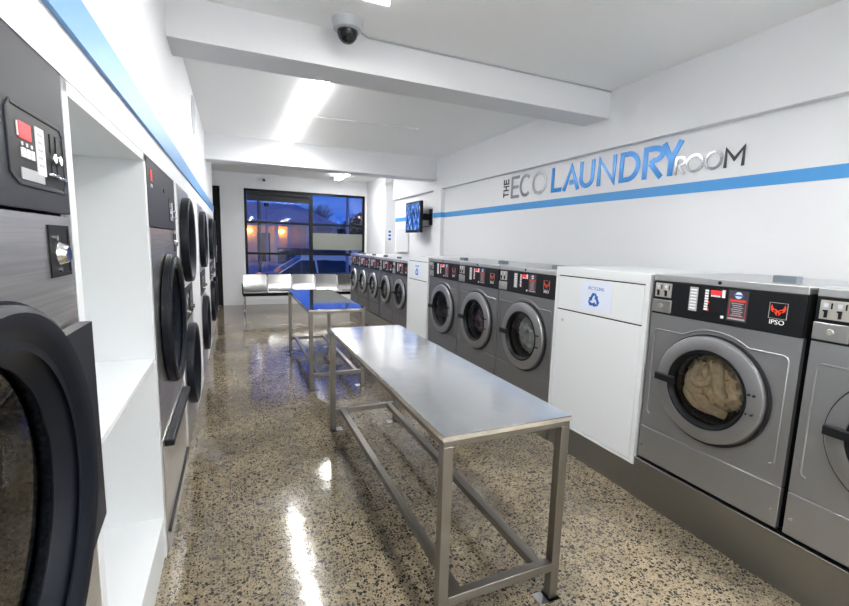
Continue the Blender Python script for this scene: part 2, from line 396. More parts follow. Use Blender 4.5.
# dome camera
t = thing('dome_camera', 'grey dome security camera on the ceiling beside the near beam', 'camera', (.715, 3.0, ZC)); t.scale = (1.2, 1.2, 1.35)
MB().lathe([(.0, -.052), (.058, -.052), (.075, -.045), (.083, -.01), (.083, 0)], (0, 0, 0), 2, 40, cap1=True).build('housing', M_domec, t)
MB().lathe([(.056*math.sin(a*PI/16), -.052-.056*math.cos(a*PI/16)) for a in range(0, 9)], (0, 0, 0), 2, 32).build('dome', M_domeg, t)
MB().lathe([(0, -.095), (.03, -.09), (.038, -.06), (.038, -.05)], (0, 0, 0), 2, 20).cyl((0, -.02, -.08), (0, -.045, -.098), .014).build('lens_unit', M_black, t)
cb = MB().tube([(.75, 3.05, ZC-.01), (.9, 3.155, ZC-.012), (1.8, 3.158, ZC-.012), (3.17, 3.158, ZC-.012)], .006)
tag(cb.build('cable', M_grey), 'thin cable running along the beam from the dome camera to the right wall', 'cable')
t = thing('security_camera', 'small bullet camera above the left end of the shop window', 'camera', (.64, YB, 2.84))
MB().cyl((0, -.02, 0), (0, 0, 0), .035).tube([(0, -.02, 0), (0, -.05, -.02)], .012).build('bracket', M_fit, t)
MB().cyl((0, -.04, -.03), (0, -.15, -.06), .035).build('camera_body', M_domec, t); MB().cyl((0, -.145, -.058), (0, -.156, -.062), .026).build('lens', M_black, t)
s = MB().box((2.98, 9.06, 2.70), (3.07, 9.12, 2.78)); s.box((2.995, 9.02, 2.71), (3.05, 9.06, 2.75)); tag(s.build('motion_sensor', M_fit, bevel=.01), 'small white sensor at the top corner of the right column near the window', 'sensor')

# round vent on left wall
v = thing('wall_vent', 'pale flush round vent high on the left wall between the beams', 'vent', (XL, 5.0, 2.68))
MB().lathe([(.18, 0), (.18, .006), (.165, .009), (.16, .004), (0, .004)], (0, 0, 0), 0, 40).build('rim', mat('vent_grey', (.55, .58, .62), .5), v)

# ------------------------------------------------------------------ lettering sign
def arc(cx, cy, rx, ry, a0, a1, n=18): return [(cx+rx*math.cos(math.radians(a0+(a1-a0)*i/n)), cy+ry*math.sin(math.radians(a0+(a1-a0)*i/n))) for i in range(n+1)]
def glyph(ch, W, H, s):
    h = s/2
    if ch == 'E': return [[(W, h), (h, h), (h, H-h), (W, H-h)], [(h, H/2), (W*.9, H/2)]]
    if ch == 'C': return [arc(W/2, H/2, W/2-h, H/2-h, 48, 312, 26)]
    if ch == 'O': return [arc(W/2, H/2, W/2-h, H/2-h, 0, 360, 36)]
    if ch == 'L': return [[(h, H), (h, h), (W, h)]]
    if ch == 'A': return [[(h, 0), (W*.5, H-h*1.15), (W-h, 0)], [(W*.42, H*.30), (W*.80, H*.30)]]
    if ch == 'U': return [[(h, H), (h, H*.38)] + arc(W/2, H*.38, W/2-h, H*.38-h, 180, 360, 14)[1:-1] + [(W-h, H*.38), (W-h, H)]]
    if ch == 'N': return [[(h, 0), (h, H-h*.9), (W-h, h*.9), (W-h, H)]]
    if ch == 'D': return [[(h, h), (h, H-h), (W*.42, H-h)] + arc(W*.42, H/2, W*.58-h, H/2-h, 88, -88, 16) + [(W*.42, h), (h, h)]]
    if ch == 'R': return [[(h, 0), (h, H-h), (W*.5, H-h)] + arc(W*.5, H*.73, W*.5-h, H*.27-h, 85, -90, 10) + [(W*.36, H*.46)], [(W*.36, H*.47), (W-h, 0)]]
    if ch == 'Y': return [[(h, H), (W*.48, H*.47), (W*.48, 0)], [(W*.48, H*.44), (W-h, H)]]
    if ch == 'M': return [[(h, 0), (h, H-h*1.0), (W/2, H*.38), (W-h, H-h*1.0), (W-h, 0)]]
    if ch == 'T': return [[(0, H-h), (W, H-h)], [(W/2, 0), (W/2, H)]]
    if ch == 'H': return [[(h, 0), (h, H)], [(W-h, 0), (W-h, H)], [(h, H/2), (W-h, H/2)]]
sg = thing('wall_lettering', 'silver and blue THE ECO LAUNDRY ROOM lettering on the right wall', 'sign', (XW, 0, 2.094))
def letter(ch, yl, wd, hgt, stroke, m, z=0):
    mb = MB()
    for i, st in enumerate(glyph(ch, wd, hgt, stroke)):
        pts = [(yl - p[0], z + p[1]) for p in st]
        mb.stroke(pts, stroke, 0, -.007 - i*.0004, -.001)
    o = mb.build('letter_' + ch.lower(), m, sg, smooth=False); return o
for ch, yl, wd in (('E', 4.755, .17), ('C', 4.575, .235), ('O', 4.33, .265)): letter(ch, yl, wd, .268, .036, M_lets)
yy = 3.985
for ch, yl, wd in (('L', 3.985, .165), ('A', 3.80, .25), ('U', 3.555, .20), ('N', 3.315, .225), ('D', 3.05, .22), ('R', 2.80, .205), ('Y', 2.63, .195)): letter(ch, yl, wd, .266, .044, M_letb)
for ch, yl, wd, m in (('R', 2.495, .095, M_letg), ('O', 2.405, .145, M_letg), ('O', 2.255, .135, M_letg), ('M', 2.11, .14, M_letd)): letter(ch, yl, wd, .14, .020, m)
# THE, turned to read upwards: text-right = up, text-up = towards +Y
for i, ch in enumerate('THE'):
    mb = MB()
    for k, st in enumerate(glyph(ch, .066, .115, .016)):
        mb.stroke([(4.81 + p[1], .022 + i*.080 + p[0]) for p in st], .016, 0, -.007-k*.0004, -.001)
    mb.build('letter_' + ch.lower(), M_letd, sg, smooth=False)

# ------------------------------------------------------------------ washers
RZ_R = -PI/2
def bead_path(W, H, cx, cz, Ro, bot, top, l, r):
    pts = []; rr = .02
    a0 = math.acos(max(-1, min(1, (top-cz)/Ro)))          # angle from vertical where arc meets the top line
    pts += [(l+rr, bot), (l+rr*.3, bot+rr*.3), (l, bot+rr), (l, top-rr), (l+rr*.3, top-rr*.3), (l+rr, top)]
    ang = [PI/2 + a0 - 2*a0*i/16 for i in range(17)]
    pts += [(cx+Ro*math.cos(a), cz+Ro*math.sin(a)) for a in ang]
    pts += [(r-rr, top), (r-rr*.3, top-rr*.3), (r, top-rr), (r, bot+rr), (r-rr*.3, bot+rr*.3), (r-rr, bot)]
    return pts
def front_with_hole(mb, x0, z0, x1, z1, cx, cz, r, y, n=64, mi=0):
    vs = []; fs = []
    for k in range(n):
        a = 2*PI*(k+.5)/n; c, s = math.cos(a), math.sin(a)
        vs.append((cx+r*c, y, cz+r*s))
        t = min([q for q in (((x1-cx)/c if c > 0 else (x0-cx)/c) if abs(c) > 1e-9 else 9, ((z1-cz)/s if s > 0 else (z0-cz)/s) if abs(s) > 1e-9 else 9)])
        vs.append((cx+t*c, y, cz+t*s))
    # snap nearest ring vertex to each corner
    for X, Z in ((x0, z0), (x1, z0), (x0, z1), (x1, z1)):
        i = min(range(n), key=lambda k: (vs[2*k+1][0]-X)**2 + (vs[2*k+1][2]-Z)**2); vs[2*i+1] = (X, y, Z)
    for k in range(n):
        j = (k+1) % n; fs.append((2*k, 2*k+1, 2*j+1, 2*j))
    mb.add(vs, fs, mi)
def make_washer(W, H, cx, cz, R, dark, label, loc, big):
    t = thing('washing_machine', label, 'washing machine', loc, RZ_R, 'washing machines along the right wall')
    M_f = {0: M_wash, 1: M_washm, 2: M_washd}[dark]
    g = .006; D = .80; top = H-.036; pb = H-.222; k = R/.285
    sh = MB(); sh.box((g, .012, .012), (g+.02, D, H-.012)); sh.box((W-g-.02, .012, .012), (W-g, D, H-.012)); sh.box((g, D-.02, .012), (W-g, D, H-.012)); sh.box((g, .012, .0), (W-g, D, .03))
    body = sh.build('body', M_gap, t, smooth=False)
    lid = MB().box((g, 0, top), (W-g, D, H)).build('lid', M_washtop, t, bevel=.004)
    MB().cyl((W*.5, -.004, top+.018), (W*.5, .01, top+.018), .009*k).build('lock', M_black, lid)
    fp = MB(); front_with_hole(fp, g-.001, .205, W-g+.001, pb, cx, cz, R*.70, .004)
    fp.box((g-.001, .004, .205), (W-g+.001, .03, .21)); fp.box((g-.001, .004, .205), (g+.006, .03, pb)); fp.box((W-g-.006, .004, .205), (W-g+.001, .03, pb))
    bp = bead_path(W, H, cx, cz, R*1.10, cz-.250, pb-.09, .038, W-.045)
    fp.tube([(x, .003, z) for x, z in bp], .0045, 8)
    fp.build('front_panel', M_f, t)
    MB().box((g-.001, .002, .008), (W-g+.001, .03, .201)).build('lower_panel', M_f, t, bevel=.003)
    if big:
        build_each(MB().cyl((W-.03, -.002, .085), (W-.03, .01, .085), .006).cyl((.03, -.002, .085), (.03, .01, .085), .006), 'screw', M_chrome, t)
    # drum seen through the glass
    MB().lathe([(R*.70, .006), (R*.66, .05), (R*.80, .07), (R*.84, .42), (R*.3, .44), (0, .43)], (cx, 0, cz), 1, 40).build('drum', M_drum, t)
    # control panel
    cp = MB().box((g+.002, .0, pb), (W-g-.002, .02, top-.002)).build('control_panel', M_blackp, t, bevel=.002)
    def at(x0, x1, za, zb, y=-.003): # boxes on panel, heights from top
        return ((x0*W/.745, y, H-za), (x1*W/.745, .002, H-zb))
    def pb_(name, m, x0, x1, zt, zbm, y=-.003, **kk): return MB().box((x0*W/.745, y, H-zbm), (x1*W/.745, .002, H-zt)).build(name, m, cp, **kk)
    pb_('coin_plate', M_plate, .022, .120, .048, .126, -.005, bevel=.0015)
    cs = MB()
    for q in (.046, .092):
        cs.box(((q+.012)*W/.745, -.0065, H-.082), ((q+.017)*W/.745, -.004, H-.058))
        cs.box(((q-.006)*W/.745, -.012, H-.118), ((q+.003)*W/.745, -.004, H-.088)); cs.box(((q-.012)*W/.745, -.010, H-.094), ((q+.003)*W/.745, -.004, H-.087))
    build_each(cs, 'coin_slot', M_black, cp, smooth=False)
    bx = MB()
    for q in (.040, .086): bx.box(((q-.006)*W/.745, -.0065, H-.075), ((q+.008)*W/.745, -.004, H-.06))
    build_each(bx, 'price_mark', M_paper, cp, smooth=False)
    pb_('coin_box', M_satin, .008, .128, .140, .212, -.008, bevel=.004)
    MB().lathe([(0, -.013), (.011, -.013), (.013, -.008)], (.068*W/.745, 0, H-.175), 1, 20).build('key_lock', M_plate, cp)
    s1 = MB().box((.224*W/.745, -.002, H-.176), (.268*W/.745, .001, H-.052)); s1.build('programme_list', M_grey, cp, smooth=False)
    s2 = MB()
    for i in range(7):
        z = H-.062-i*.016; s2.box((.230*W/.745, -.0028, z-.007), (.262*W/.745, -.0015, z))
    s2.build('programme_symbol', M_white, cp, smooth=False)
    s3 = MB()
    for i in range(8): s3.box((.306*W/.745, -.0025, H-.068-i*.0135), (.323*W/.745, 0, H-.058-i*.0135))
    s3.build('programme_light', M_white, cp, smooth=False)
    MB().box((.325*W/.745, -.0025, H-.125), (.329*W/.745, 0, H-.115)).box((.325*W/.745, -.0025, H-.165), (.329*W/.745, 0, H-.152)).build('status_light', M_redd, cp, smooth=False)
    pb_('display', M_redd, .334, .386, .058, .078, -.0025, smooth=False)
    dg = MB()
    for i in range(6): dg.box(((.336+i*.008)*W/.745, -.0026, H-.090), ((.341+i*.008)*W/.745, 0, H-.081))
    dg.build('display_caption', M_white, cp, smooth=False)
    pb_('white_tab', M_white, .390, .405, .052, .090, -.0028, smooth=False)
    pb_('start_button', M_white, .393, .407, .178, .192, -.004, bevel=.002)
    st = pb_('instruction_sticker', M_stick, .421, .512, .048, .196, -.0018, smooth=False)
    sl = MB()
    for i in range(7):
        z = H-.108-i*.0095; sl.box(((.438+.004*(i % 3))*W/.745, -.0025, z-.0035), ((.492-.006*(i % 2))*W/.745, -.001, z))
    sl.box((.428*W/.745, -.0025, H-.188), (.505*W/.745, -.001, H-.180)); sl.build('instruction_text', M_grey, st, smooth=False)
    MB().box((.433*W/.745, -.0026, H-.101), (.500*W/.745, -.001, H-.093)).stroke([(.430*W/.745, H-.09), (.503*W/.745, H-.09), (.503*W/.745, H-.172), (.430*W/.745, H-.172), (.430*W/.745, H-.09)], .0015, 1, -.0025, -.001).build('red_heading', M_red, st, smooth=False)
    rd = MB().lathe([(0, -.003), (.016, -.003), (.016, -.001)], (.467*W/.745, 0, H-.070), 1, 24).build('round_badge', M_paper, st, smooth=False)
    MB().box((.446*W/.745, -.0036, H-.074), (.488*W/.745, -.002, H-.066)).build('badge_band', M_bluep, st, smooth=False)
    # horned emblem and maker's letters
    lx, lz, u = .636*W/.745, H-.118, .035
    MB().stroke([(lx-u, lz-u), (lx+u, lz-u), (lx+u, lz+u), (lx-u, lz+u), (lx-u, lz-u)], .0015, 1, -.0022, 0).build('logo_border', M_grey, cp, smooth=False)
    half = [(0, -.10), (.25, .10), (.55, .18), (.78, .78), (.92, .35), (.80, -.15), (.62, -.32), (.42, -.30), (.30, -.55), (.12, -.80), (.06, -.35), (0, -.30)]
    lg = MB()
    for sx in (-1, 1): lg.prism([(lx+sx*a*u*.95, lz+(b+.1)*u*.9) for a, b in half], 1, -.003, -.001)
    lg.build('logo', M_red, cp, smooth=False)
    ey = MB()
    for sx in (-1, 1): ey.prism([(lx+sx*a*u, lz+b*u) for a, b in ((.18, -.02), (.55, .10), (.50, -.08), (.25, -.16))], 1, -.0036, -.002)
    ey.build('logo_eyes', M_blackp, cp, smooth=False)
    text_part('logo_text', 'IPSO', .030, M_white, cp, (lx, -.002, lz-u-.026), (1, 0, 0), (0, 0, 1), align='CENTER', sx=1.0)
    # round door
    dm = MB().lathe([(R*1.0, .006), (R*1.0, -.022), (R*.985, -.028), (R*.955, -.031), (R*.78, -.036), (R*.75, -.035), (R*.73, -.028), (R*.72, -.010), (R*.70, .004)], (cx, 0, cz), 1, 72)
    door = dm.build('door', M_ring, t)
    MB().lathe([(R*1.045, .005), (R*1.045, -.008), (R*1.0, -.009), (R*1.0, .004)], (cx+.004, 0, cz-.003), 1, 64).build('door_seal', M_rubber, door)
    MB().lathe([(R*.745, -.030), (R*.735, -.038), (R*.705, -.038), (R*.68, -.026), (R*.655, -.014), (R*.65, .010), (R*.68, .012)], (cx, 0, cz), 1, 56).build('gasket', M_black, door)
    MB().lathe([(R*.66, -.014), (R*.5, -.020), (R*.3, -.024), (0, -.026)], (cx, 0, cz), 1, 48).build('door_glass', M_glass, door)
    hz = cz+.005
    hd = MB().box((cx-R*.97, -.064, hz-.021*k), (cx-R*.54, -.044, hz+.021*k)); hd.box((cx-R*.96, -.05, hz-.012), (cx-R*.86, -.03, hz+.012))
    hd.build('handle', M_black, door, bevel=.006)
    hs = MB()
    for dz in (.048, -.048):
        for dx in (.78, .86): hs.cyl((cx+R*dx, -.046, cz+dz*k), (cx+R*dx, -.036, cz+dz*k), .0055*k, 10)
    build_each(hs, 'hinge_screw', M_gap, door)
    MB().box((W*.71, .13, H-.002), (W*.84, .18, H+.032)).build('hose_bracket', mat('bracket_grey', (.17, .20, .24), .5), t, bevel=.003)
    return t
ZP = .262
LB = []
def place(first, label, loc):
    o = copy_tree(first); o['label'] = label; o.location = loc; return o
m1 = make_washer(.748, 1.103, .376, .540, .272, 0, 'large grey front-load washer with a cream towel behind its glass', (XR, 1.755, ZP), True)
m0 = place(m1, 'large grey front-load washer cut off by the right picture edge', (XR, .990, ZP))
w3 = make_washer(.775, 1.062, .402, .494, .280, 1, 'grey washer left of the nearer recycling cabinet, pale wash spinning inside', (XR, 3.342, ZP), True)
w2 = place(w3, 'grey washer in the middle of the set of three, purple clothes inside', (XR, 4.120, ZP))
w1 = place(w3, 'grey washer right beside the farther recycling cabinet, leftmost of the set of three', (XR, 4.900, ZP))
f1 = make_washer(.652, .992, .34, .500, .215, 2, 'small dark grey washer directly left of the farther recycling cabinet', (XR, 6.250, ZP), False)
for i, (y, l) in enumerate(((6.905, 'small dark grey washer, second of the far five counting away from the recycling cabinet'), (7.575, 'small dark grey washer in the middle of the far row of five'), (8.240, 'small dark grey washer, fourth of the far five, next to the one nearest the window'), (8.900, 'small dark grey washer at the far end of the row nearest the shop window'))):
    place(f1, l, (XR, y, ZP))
# plinth
p = MB(); p.box((XR+.012, .2, 0), (XR+.75, 1.765, .252)); p.box((XR+.012, 2.565, 0), (XR+.75, 4.905, .252)); p.box((XR+.012, 5.605, 0), (XR+.75, 8.93, .252))
p.box((XR+.006, 1.767, 0), (XR+.75, 2.563, .196)); p.box((XR+.006, 4.907, 0), (XR+.75, 5.603, .168))
p.box((XR-.004, .2, .238), (XR+.02, 1.765, .252)); p.box((XR-.002, .2, 0), (XR+.02, 1.765, .24))
p.box((XR-.004, 2.565, 0), (XR+.02, 4.905, .252)); p.box((XR-.004, 5.605, 0), (XR+.02, 8.93, .252))
tag(p.build('plinth', M_plinth, bevel=.002), 'long stainless steel plinth on the floor under the washer row', 'plinth')

# laundry
def cloth_ball(name, mt, c, rad, seed, amp=.35, sq=(1, 1, 1)):
    bm = bmesh.new(); bmesh.ops.create_icosphere(bm, subdivisions=5, radius=1)
    for v in bm.verts:
        p = v.co.copy(); q = p*1.9 + Vector((seed, seed*1.7, 0))
        n = 1 - abs(noise.noise(q))*2.2; n2 = 1 - abs(noise.noise(q*2.3))*2.0
        n3 = 1 - abs(noise.noise(q*4.6+Vector((9, 2, 5))))*2.4; r = 1 + amp*(n-.5) + amp*.45*(n2-.5) + amp*.22*(n3-.5); p = p*r
        v.co = Vector((p.x*rad[0], p.y*rad[1], p.z*rad[2])) + Vector(c)
    me = bpy.data.meshes.new(name); bm.to_mesh(me); bm.free(); me.materials.append(mt); me.polygons.foreach_set('use_smooth', [True]*len(me.polygons))
    return obj_base(name, me)
def rope_cloth(mb, pts, r): 
    P = [Vector(p) for p in pts]; out = []
    for i in range(len(P)-1):
        for k in range(8):
            t = k/8; p0 = P[max(i-1, 0)]; p1 = P[i]; p2 = P[i+1]; p3 = P[min(i+2, len(P)-1)]
            out.append(.5*((2*p1)+(-p0+p2)*t+(2*p0-5*p1+4*p2-p3)*t*t+(-p0+3*p1-3*p2+p3)*t*t*t))
    out.append(P[-1]); n = len(out); mb.tube(out, [r*(.55+.45*math.sin(PI*min(1, (i+2)/(n+2)))**.5) for i in range(n)], 12)
M_tow = mat('cream_towel', (.92, .72, .44), .95, bump=.6, bump_scale=140, noise_amt=.12, noise_scale=30)
M_cw = mat('pale_clothes', (.80, .80, .78), .95, bump=.4, bump_scale=100, noise_amt=.2, noise_scale=25)
M_cm = mat('purple_clothes', (.20, .13, .20), .95, bump=.4, bump_scale=100, noise_amt=.4, noise_scale=20)
M_cd = mat('dark_clothes', (.10, .10, .11), .95, noise_amt=.5, noise_scale=20)
def wl(y0, x, y, z): return (XR + y, y0 - x, ZP + z)   # washer-local to world
c = wl(1.755, .335, .125, .54)
bm_ = cloth_ball('towel', M_tow, (0, 0, 0), (.08, .125, .135), 3.1, .42)
t = bm_; t.location = c; tag(t, 'cream towel bundled behind the glass of the large washer', 'towel')
mb = MB()
def lp(pts): return [(p[1], -p[0], p[2]) for p in pts]
# folds over the bundle, in (right, depth, up) from its centre
for pts, r in (([(-.10, -.05, .05), (-.085, -.09, .0), (-.05, -.10, -.035), (0, -.09, -.03)], .024),
               ([(-.07, -.05, .09), (-.055, -.10, .04), (-.02, -.11, .01), (.02, -.10, .03), (.03, -.09, .06)], .022),
               ([(-.02, -.06, .10), (0, -.10, .08), (.0, -.10, .045), (-.03, -.115, .035)], .018),
               ([(.03, -.05, .115), (.06, -.09, .07), (.075, -.09, .0), (.09, -.07, -.04)], .030),
               ([(-.11, -.03, -.02), (-.10, -.07, -.06), (-.04, -.08, -.11), (.05, -.07, -.13)], .024),
               ([(-.09, -.05, -.04), (-.03, -.09, -.06), (.04, -.08, -.11), (.10, -.05, -.135)], .026)):
    rope_cloth(mb, lp(pts), r)
mb.build('towel_fold', M_tow, t)
o = cloth_ball('clothes', M_cw, wl(3.342, .335, .16, .49), (.10, .135, .16), 8.2, .25); tag(o, 'pale clothes behind the glass of the washer left of the nearer recycling cabinet', 'clothes')
o = cloth_ball('clothes', M_cm, wl(4.120, .32, .16, .47), (.095, .12, .12), 5.2, .3); tag(o, 'purple clothes in the middle washer of the set of three', 'clothes')
o = cloth_ball('clothes', M_cd, wl(4.900, .31, .16, .40), (.09, .11, .075), 2.2, .3); tag(o, 'dark clothes low in the leftmost washer of the set of three', 'clothes')

# ------------------------------------------------------------------ recycling cabinets
def recyc(W, label, loc):
    t = thing('recycling_cabinet', label, 'cabinet', loc, RZ_R); H = 1.158
    cb = MB(); cb.box((.001, .004, 0), (W-.001, .80, H)); cb.build('body', M_lam, t, bevel=.002)
    MB().box((0, -.012, 1.10), (W, .82, 1.16)).build('top_board', M_lam, t, bevel=.003)
    e = MB(); e.box((0, -.012, 0), (.028, .01, 1.10)); e.box((W-.028, -.012, 0), (W, .01, 1.10)); e.box((.028, -.012, 0), (W-.028, .01, .02)); e.build('side_frame', M_lam, t, bevel=.002)
    fl = MB().box((.031, -.012, .857), (W-.031, .002, 1.092)).build('flap', M_lam, t, bevel=.003)
    d = MB().box((.031, -.012, .023), (W-.031, .002, .848)).build('door', M_lam, t, bevel=.003)
    MB().lathe([(0, -.016), (.010, -.016), (.011, -.012)], (.095, 0, .775), 1, 18).build('lock', M_satin, d)
    MB().box((.029, -.004, .846), (W-.029, .001, .860)).box((.029, -.004, 1.088), (W-.029, .001, 1.104)).build('shadow_gap', M_gap, t, smooth=False)
    k = W/.80; x0 = .25*k; sgn = MB().box((x0, -.0135, .885), (x0+.285*k, -.0118, 1.075)).build('recycling_sign', M_paper, fl, smooth=False)
    cx, cz = x0+.135*k, .955
    r = .048
    ar = MB()
    for q in range(3):
        A = PI/2 + q*2*PI/3
        def rot(u, v, A=A): # local frame: u tangential clockwise, v outward
            c, s = math.cos(A), math.sin(A); return (cx + v*c + u*s, cz + v*s - u*c)
        # bent band over the corner, ending in an arrow head
        ar.prism([rot(-.040, .018), (rot(-.052, .000)), rot(-.060, -.002), rot(-.020, .058), rot(-.010, .046), rot(-.022, .030)][0:0] or [rot(-.034, .012), rot(-.016, .048), rot(.010, .048), rot(.0, .028), rot(-.006, .028), rot(-.018, .004)], 1, -.0148, -.0133)
        ar.prism([rot(.004, .050), rot(.016, .046), rot(.026, .028), rot(.036, .033), rot(.030, .004), rot(.002, .014), rot(.012, .020)], 1, -.0148, -.0133)
    ar.build('recycling_symbol', M_bluep, sgn, smooth=False)
    text_part('sign_text', 'RECYCLING', .030, M_bluep, sgn, (cx+.012, -.0136, 1.024), (1, 0, 0), (0, 0, 1), align='CENTER', sx=.85*k)
    return t
recyc(.796, 'white recycling cabinet between the large washer and the set of three', (XR, 2.563, .2))
recyc(.696, 'white recycling cabinet farther away, between the set of three and the far five', (XR, 5.603, .2-.03))

# ------------------------------------------------------------------ tables
def table(label, x0, x1, ya, yb, mt, H=.825):
    t = thing('folding_table', label, 'table', ((x0+x1)/2, (ya+yb)/2, 0), 0, None); t.name = 'steel_table'
    w2 = (x1-x0)/2; l2 = (yb-ya)/2; s = .040
    MB().box((-w2, -l2, H-.004), (w2, l2, H)).box((-w2, -l2, H-.022), (w2, -l2+.0015, H)).box((-w2, l2-.0015, H-.022), (w2, l2, H)).box((-w2, -l2, H-.022), (-w2+.0015, l2, H)).box((w2-.0015, -l2, H-.022), (w2, l2, H)).build('tabletop', mt, t, bevel=.001)
    i = .003
    ap = MB(); ap.box((-w2+i, -l2+i, H-.045), (w2-i, -l2+s, H-.005)); ap.box((-w2+i, l2-s, H-.045), (w2-i, l2-i, H-.005)); ap.box((-w2+i, -l2+s, H-.045), (-w2+s, l2-s, H-.005)); ap.box((w2-s, -l2+s, H-.045), (w2-i, l2-s, H-.005))
    ap.build('top_frame', M_leg, t, bevel=.002)
    for sx in (-1, 1):
        for sy in (-1, 1):
            ax, ay = sx*(w2-s/2-i), sy*(l2-s/2-i)
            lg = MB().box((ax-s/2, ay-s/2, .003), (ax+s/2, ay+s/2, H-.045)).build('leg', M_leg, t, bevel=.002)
            MB().box((ax-.03 - (.03 if sx < 0 else 0)*0, ay-.03, 0), (ax+.03, ay+.03, .005)).box((ax-.075 if sx > 0 else ax-.03, ay-.03, 0), (ax+.03 if sx > 0 else ax+.075, ay+.03, .005)).build('foot_plate', M_satin, lg)
    zb = .135
    for sy in (-1, 1):
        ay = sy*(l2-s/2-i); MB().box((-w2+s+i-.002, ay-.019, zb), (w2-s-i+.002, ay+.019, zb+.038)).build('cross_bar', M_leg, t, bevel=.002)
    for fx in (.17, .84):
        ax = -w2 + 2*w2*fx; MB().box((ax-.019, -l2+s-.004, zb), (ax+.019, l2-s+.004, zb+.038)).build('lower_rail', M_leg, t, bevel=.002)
    return t
table('long stainless steel table in the foreground with four square legs', .659, 1.236, 1.300, 3.335, M_top)
table('stainless steel table farther away reflecting the blue window', .650, 1.222, 4.295, 6.12, M_topm)

# ------------------------------------------------------------------ bench
t = thing('waiting_bench', 'silver row of five joined seats on a black beam below the window', 'bench', (1.34, 9.55, 0))
bx0 = .13-1.34; pitch_ = .487
for i in range(5):
    x0 = bx0+i*pitch_+.012; x1 = x0+pitch_-.030
    prof = [(-.36, .432), (-.345, .452), (-.30, .455), (-.10, .435), (-.04, .440), (.0, .475), (.045, .60), (.075, .72), (.085, .765), (.10, .775)]
    vs = []; fs = []; nu = 8
    for q, (y, z) in enumerate(prof):
        for k in range(nu+1):
            u = k/nu; x = x0+(x1-x0)*u; edge = 4*(u-.5)**2
            vs.append((x, y-(.015*edge if q > 5 else 0), z+(.012*edge if q <= 5 else 0)))
    n0 = len(vs); vs += [(v[0], v[1]+(.006 if j//(nu+1) > 5 else 0), v[2]-(.006 if j//(nu+1) <= 5 else 0)) for j, v in enumerate(vs)]
    P = len(prof)
    for q in range(P-1):
        for k in range(nu):
            a = q*(nu+1)+k; fs.append((a, a+1, a+nu+2, a+nu+1)); fs.append((n0+a, n0+a+nu+1, n0+a+nu+2, n0+a+1))
    for q in range(P-1):
        for k in (0, nu):
            a = q*(nu+1)+k; fs.append((a, a+nu+1, n0+a+nu+1, n0+a))
    for q in (0, P-1):
        for k in range(nu):
            a = q*(nu+1)+k; fs.append((a, a+1, n0+a+1, n0+a))
    st = MB().add(vs, fs).build('seat', M_seat, t)
    e = MB()
    for xx in (x0+.004, x1-.004): e.tube([(xx, y+.004, z-.006) for y, z in prof], .009, 8)
    build_each(e, 'seat_rim', M_chrome, st)
MB().box((bx0, -.20, .345), (bx0+5*pitch_, -.13, .405)).build('beam', M_black, t, bevel=.005)
for x in (bx0+.03, bx0+5*pitch_-.03):
    l = MB(); l.tube([(x, -.165, .36), (x, -.165, .05)], .022); l.tube([(x, -.36, .02), (x, -.30, .05), (x, -.165, .07), (x, .05, .05), (x, .10, .02)], .018); l.build('leg', M_chrome, t)
for x in (bx0-.005, bx0+5*pitch_-.005):
    MB().tube([(x, -.10, .38), (x, -.33, .42), (x, -.345, .58), (x, -.30, .60), (x, -.02, .60), (x, .03, .56)], .013).build('armrest', M_black, t)

# ------------------------------------------------------------------ television
tv = thing('television', 'wall-mounted flat television with blue picture on a swing arm', 'television', (3.0, 7.49, 1.69))
MB().box((0, -.355, 0), (.055, .355, .555)).build('casing', M_black, tv, bevel=.008)
ms = bpy.data.materials.new('screen_picture'); ms.use_nodes = True; q = ms.node_tree; b = q.nodes['Principled BSDF']
tcx = q.nodes.new('ShaderNodeTexCoord'); mpp = q.nodes.new('ShaderNodeMapping'); mpp.inputs['Scale'].default_value = (1, 16, 5); nz = q.nodes.new('ShaderNodeTexNoise'); nz.inputs['Scale'].default_value = 1.5; nz.inputs['Detail'].default_value = 3
q.links.new(tcx.outputs['Object'], mpp.inputs[0]); q.links.new(mpp.outputs[0], nz.inputs['Vector'])
rr = q.nodes.new('ShaderNodeValToRGB'); q.links.new(nz.outputs[0], rr.inputs[0]); el = rr.color_ramp.elements
el[0].position = .44; el[0].color = (.003, .012, .05, 1); el[1].position = .72; el[1].color = (.45, .7, 1, 1); x_ = el.new(.55); x_.color = (.01, .10, .42, 1)
q.links.new(rr.outputs[0], b.inputs['Emission Color']); b.inputs['Emission Strength'].default_value = .45; b.inputs['Base Color'].default_value = (.01, .01, .015, 1); b.inputs['Roughness'].default_value = .25
MB().box((-.003, -.325, .05), (.001, .325, .525)).build('screen', ms, tv, smooth=False)
a = MB(); a.box((.055, -.12, .18), (.075, .12, .38)); a.box((.075, -.30, .24), (.10, .02, .31)); a.box((.08, -.34, .22), (.245, -.26, .33)); a.box((.225, -.38, .14), (.245, -.22, .42))
a.build('wall_bracket', M_black, tv, bevel=.003)
MB().tube([(.05, -.05, .15), (.12, -.20, .10), (.20, -.33, .12), (.243, -.42, .18)], .006).build('power_cable', M_black, tv)
# notice and panel at the far end
nb = thing('notice', 'small white notice with blue marks on the column by the window', 'notice', (3.12, 9.12, 1.50))
sh = MB().box((-.055, -.004, 0), (.055, 0, .30)).build('sheet', M_paperw, nb, smooth=False)
mk = MB()
for z in (.05, .13, .21): mk.box((-.028, -.006, z), (.028, -.003, z+.045))
build_each(mk, 'printed_mark', M_bluep, sh, smooth=False)
ep = MB().box((XW-.03, 8.25, 1.30), (XW, 8.95, 1.80)); tag(ep.build('switchboard_cover', mat('panel_grey', (.66, .68, .69), .5), bevel=.004), 'pale grey flush cover plate on the right wall below the stripe', 'wall panel')

